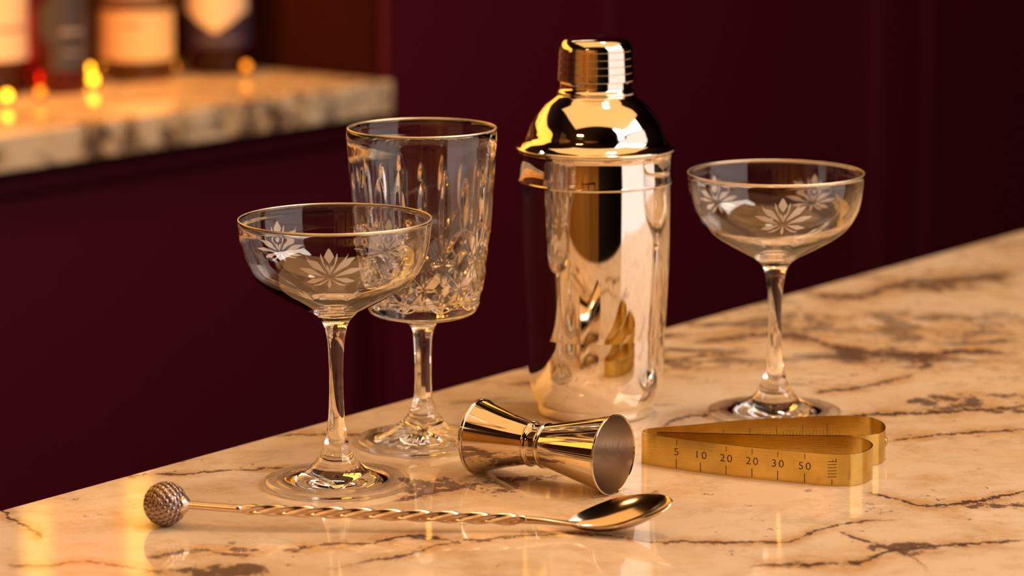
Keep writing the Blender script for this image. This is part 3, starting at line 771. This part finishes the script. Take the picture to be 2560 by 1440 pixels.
bm = bmesh.new(); bm.from_mesh(o.data); bmesh.ops.remove_doubles(bm, verts=bm.verts, dist=1e-6); bmesh.ops.recalc_face_normals(bm, faces=bm.faces); bm.to_mesh(o.data)
mz = min(q.co.z for q in bm.verts); print('BOWL minz', mz); bm.free()
md = o.modifiers.new('thick', 'SOLIDIFY'); md.thickness = .0009; md.offset = 0

# ------------------------------------------------------------------ bottles on the back counter
def liquor(name, col, rough=.02):
    return simple(name, col, rough, Transmission_Weight=.92, IOR=1.36)
M_red = liquor('red_liquor', (.50, .015, .01)); M_amb = liquor('amber_liquor', (.62, .22, .03)); M_dark = liquor('dark_red_liquor', (.16, .012, .015)); M_brn = liquor('brown_liquor', (.30, .06, .01))
M_cream = simple('cream_paper_label', (.80, .62, .42), .6, noise=.06, nscale=90)
M_yel = simple('yellow_cream_label', (.86, .60, .28), .6, noise=.06, nscale=90)
M_blk = simple('charcoal_label', (.045, .04, .05), .5, noise=.2, nscale=60)
M_nav = simple('navy_label', (.035, .02, .05), .5, noise=.2, nscale=60)
M_cap = simple('dark_bottle_cap', (.05, .02, .02), .35)
M_print = simple('label_print', (.25, .16, .10), .6)
M_pale = simple('pale_label_print', (.32, .28, .28), .6)
def patch(name, R, a0, a1, zf, mat, parent, eps=.0004, n=24, az=-90):
    """curved label: zf(t) gives (z0, z1) at t in 0..1 across"""
    V = []; F = []
    for i in range(n+1):
        t = i/n; th = math.radians(az+a0+(a1-a0)*t); z0, z1 = zf(t)
        for rr, z in ((R+eps, z0), (R+eps, z1), (R+.00002, z1), (R+.00002, z0)):
            V.append((rr*math.cos(th), rr*math.sin(th), z))
    for i in range(n):
        for k in range(4): F.append((i*4+k, (i+1)*4+k, (i+1)*4+(k+1) % 4, i*4+(k+1) % 4))
    F.append((0, 1, 2, 3)); F.append((n*4+3, n*4+2, n*4+1, n*4))
    return mesh_obj(name, V, F, mat, parent)
def bottle(loc, R, hb, hs, mat, label, capm=M_cap):
    root = empty('liquor_bottle', (*loc, 0), label, 'bottle', 'bottles on the back counter')
    lathe('glass_body', [[(0, .003), (R*.6, .002)], [(R*.6, .002), (R*.85, .0004), (R*.96, .001), (R, .006)], [(R, .006), (R, hb)], [(R, hb), (R*.93, hb+.012), (R*.65, hb+.030), (.0155, hb+.046), (.0145, hb+.060)], [(.0145, hb+.060), (.014, hs)], [(.014, hs), (.0165, hs+.001), (.0165, hs+.009), (.014, hs+.010)], [(.014, hs+.010), (0, hs+.010)]], 64, mat, root, 5)
    lathe('cap', [[(0, hs+.0102), (.0155, hs+.0102)], [(.0155, hs+.0102), (.016, hs+.012), (.016, hs+.034), (.015, hs+.036)], [(.015, hs+.036), (0, hs+.036)]], 40, capm, root, 3)
    return root
b1 = bottle((-.5630, 3.300), .042, .19, .27, M_brn, 'liquor bottle with a plain cream label, cropped at the left edge')
patch('label', .042, -78, 88, lambda t: (.038, .150), M_cream, b1)
patch('print_band', .0425, 20, 70, lambda t: (.070, .074), M_print, b1)
b2 = bottle((-.4895, 3.308), .0315, .18, .26, M_red, 'bottle of red liquor with a charcoal label, second from the left')
patch('label', .0315, -8, 82, lambda t: (.026, .130), M_blk, b2)
patch('label_seal', .0319, -34, 40, lambda t: (.078-.026*math.sqrt(max(0, 1-(2*t-1)**2)), .078+.026*math.sqrt(max(0, 1-(2*t-1)**2))), M_blk, b2)
patch('print_band', .0320, 10, 60, lambda t: (.066, .070), M_pale, b2)
patch('print_band', .0320, 15, 55, lambda t: (.044, .046), M_pale, b2)
b3 = bottle((-.4205, 3.435), .0420, .20, .28, M_amb, 'amber bottle with a broad rectangular yellow cream label')
patch('label', .0420, -80, 80, lambda t: (.0235, .0785), M_yel, b3)
patch('neck_label', .0420, -50, 50, lambda t: (.0860, .110), M_print, b3)
patch('print_band', .0425, -14, 14, lambda t: (.0620, .0655), M_print, b3)
b4 = bottle((-.3350, 3.490), .0380, .20, .28, M_dark, 'dark bottle with a pointed cream shield label over navy, rightmost')
patch('label', .0380, -82, 82, lambda t: (.032, .090), M_nav, b4)
sh_ = patch('shield_label', .0386, -62, 62, lambda t: (.0490+.022*min(1, abs(2*t-1)/.82), .118), M_cream, b4)
patch('print_band', .0384, -30, 50, lambda t: (.0395, .0405), M_pale, b4)
# bottles on the shelf above (seen only mirrored in the polished stone)
for k, (s, src, lb) in enumerate([(-.22, b3, 'amber bottle on the upper shelf, nearest the niche side'), (-.36, b2, 'red bottle on the upper shelf beside the amber one'), (-.62, b4, 'dark bottle alone on the upper shelf'), (-.95, b1, 'brown bottle with cream label on the upper shelf')]):
    c = dup_tree(src); p = pl(C2, D2, N2, s, -.268); c.location = (p[0], p[1], .4055); c['label'] = lb; c['group'] = 'bottles on the upper shelf'
# small glowing globes added in place of highlights on the bottle glass
M_glint = emis('glint_glow', (1.0, .36, .012), 8.0); M_glint2 = emis('dim_glint_glow', (1.0, .36, .02), 1.0)
for k, (x, y, mb, lb) in enumerate([(-.4745, 3.432, M_glint, 'added glowing highlight between the charcoal and the yellow labelled bottles'), (-.5260, 3.185, M_glint, 'added glowing highlight before the bottle at the left edge'),
                                (-.3825, 3.455, M_glint2, 'added glowing highlight between the yellow labelled and shield labelled bottles'),
                                (-.4560, 3.330, M_glint, 'added glowing highlight in front of the gap, just below the one between the bottles'), (-.4960, 3.215, M_glint2, 'added dim amber highlight in front of the charcoal labelled bottle'), (-.3000, 3.452, M_glint2, 'added dim amber highlight at the right foot of the shield labelled bottle')]):
    rt = empty('bottle_glint', (x, y, 0), lb, 'light bulb', 'added highlights among the bottles')
    lathe('glint_base', [[(0, 0), (.004, 0)], [(.004, 0), (.004, .006)], [(.004, .006), (0, .006)]], 20, M_cap, rt, 2)
    lathe('glint_globe', [[(0, .0062), (.0025, .0066), (.0042, .0095), (.0042, .0125), (.0025, .0155), (0, .0162)]], 20, mb, rt, 4)
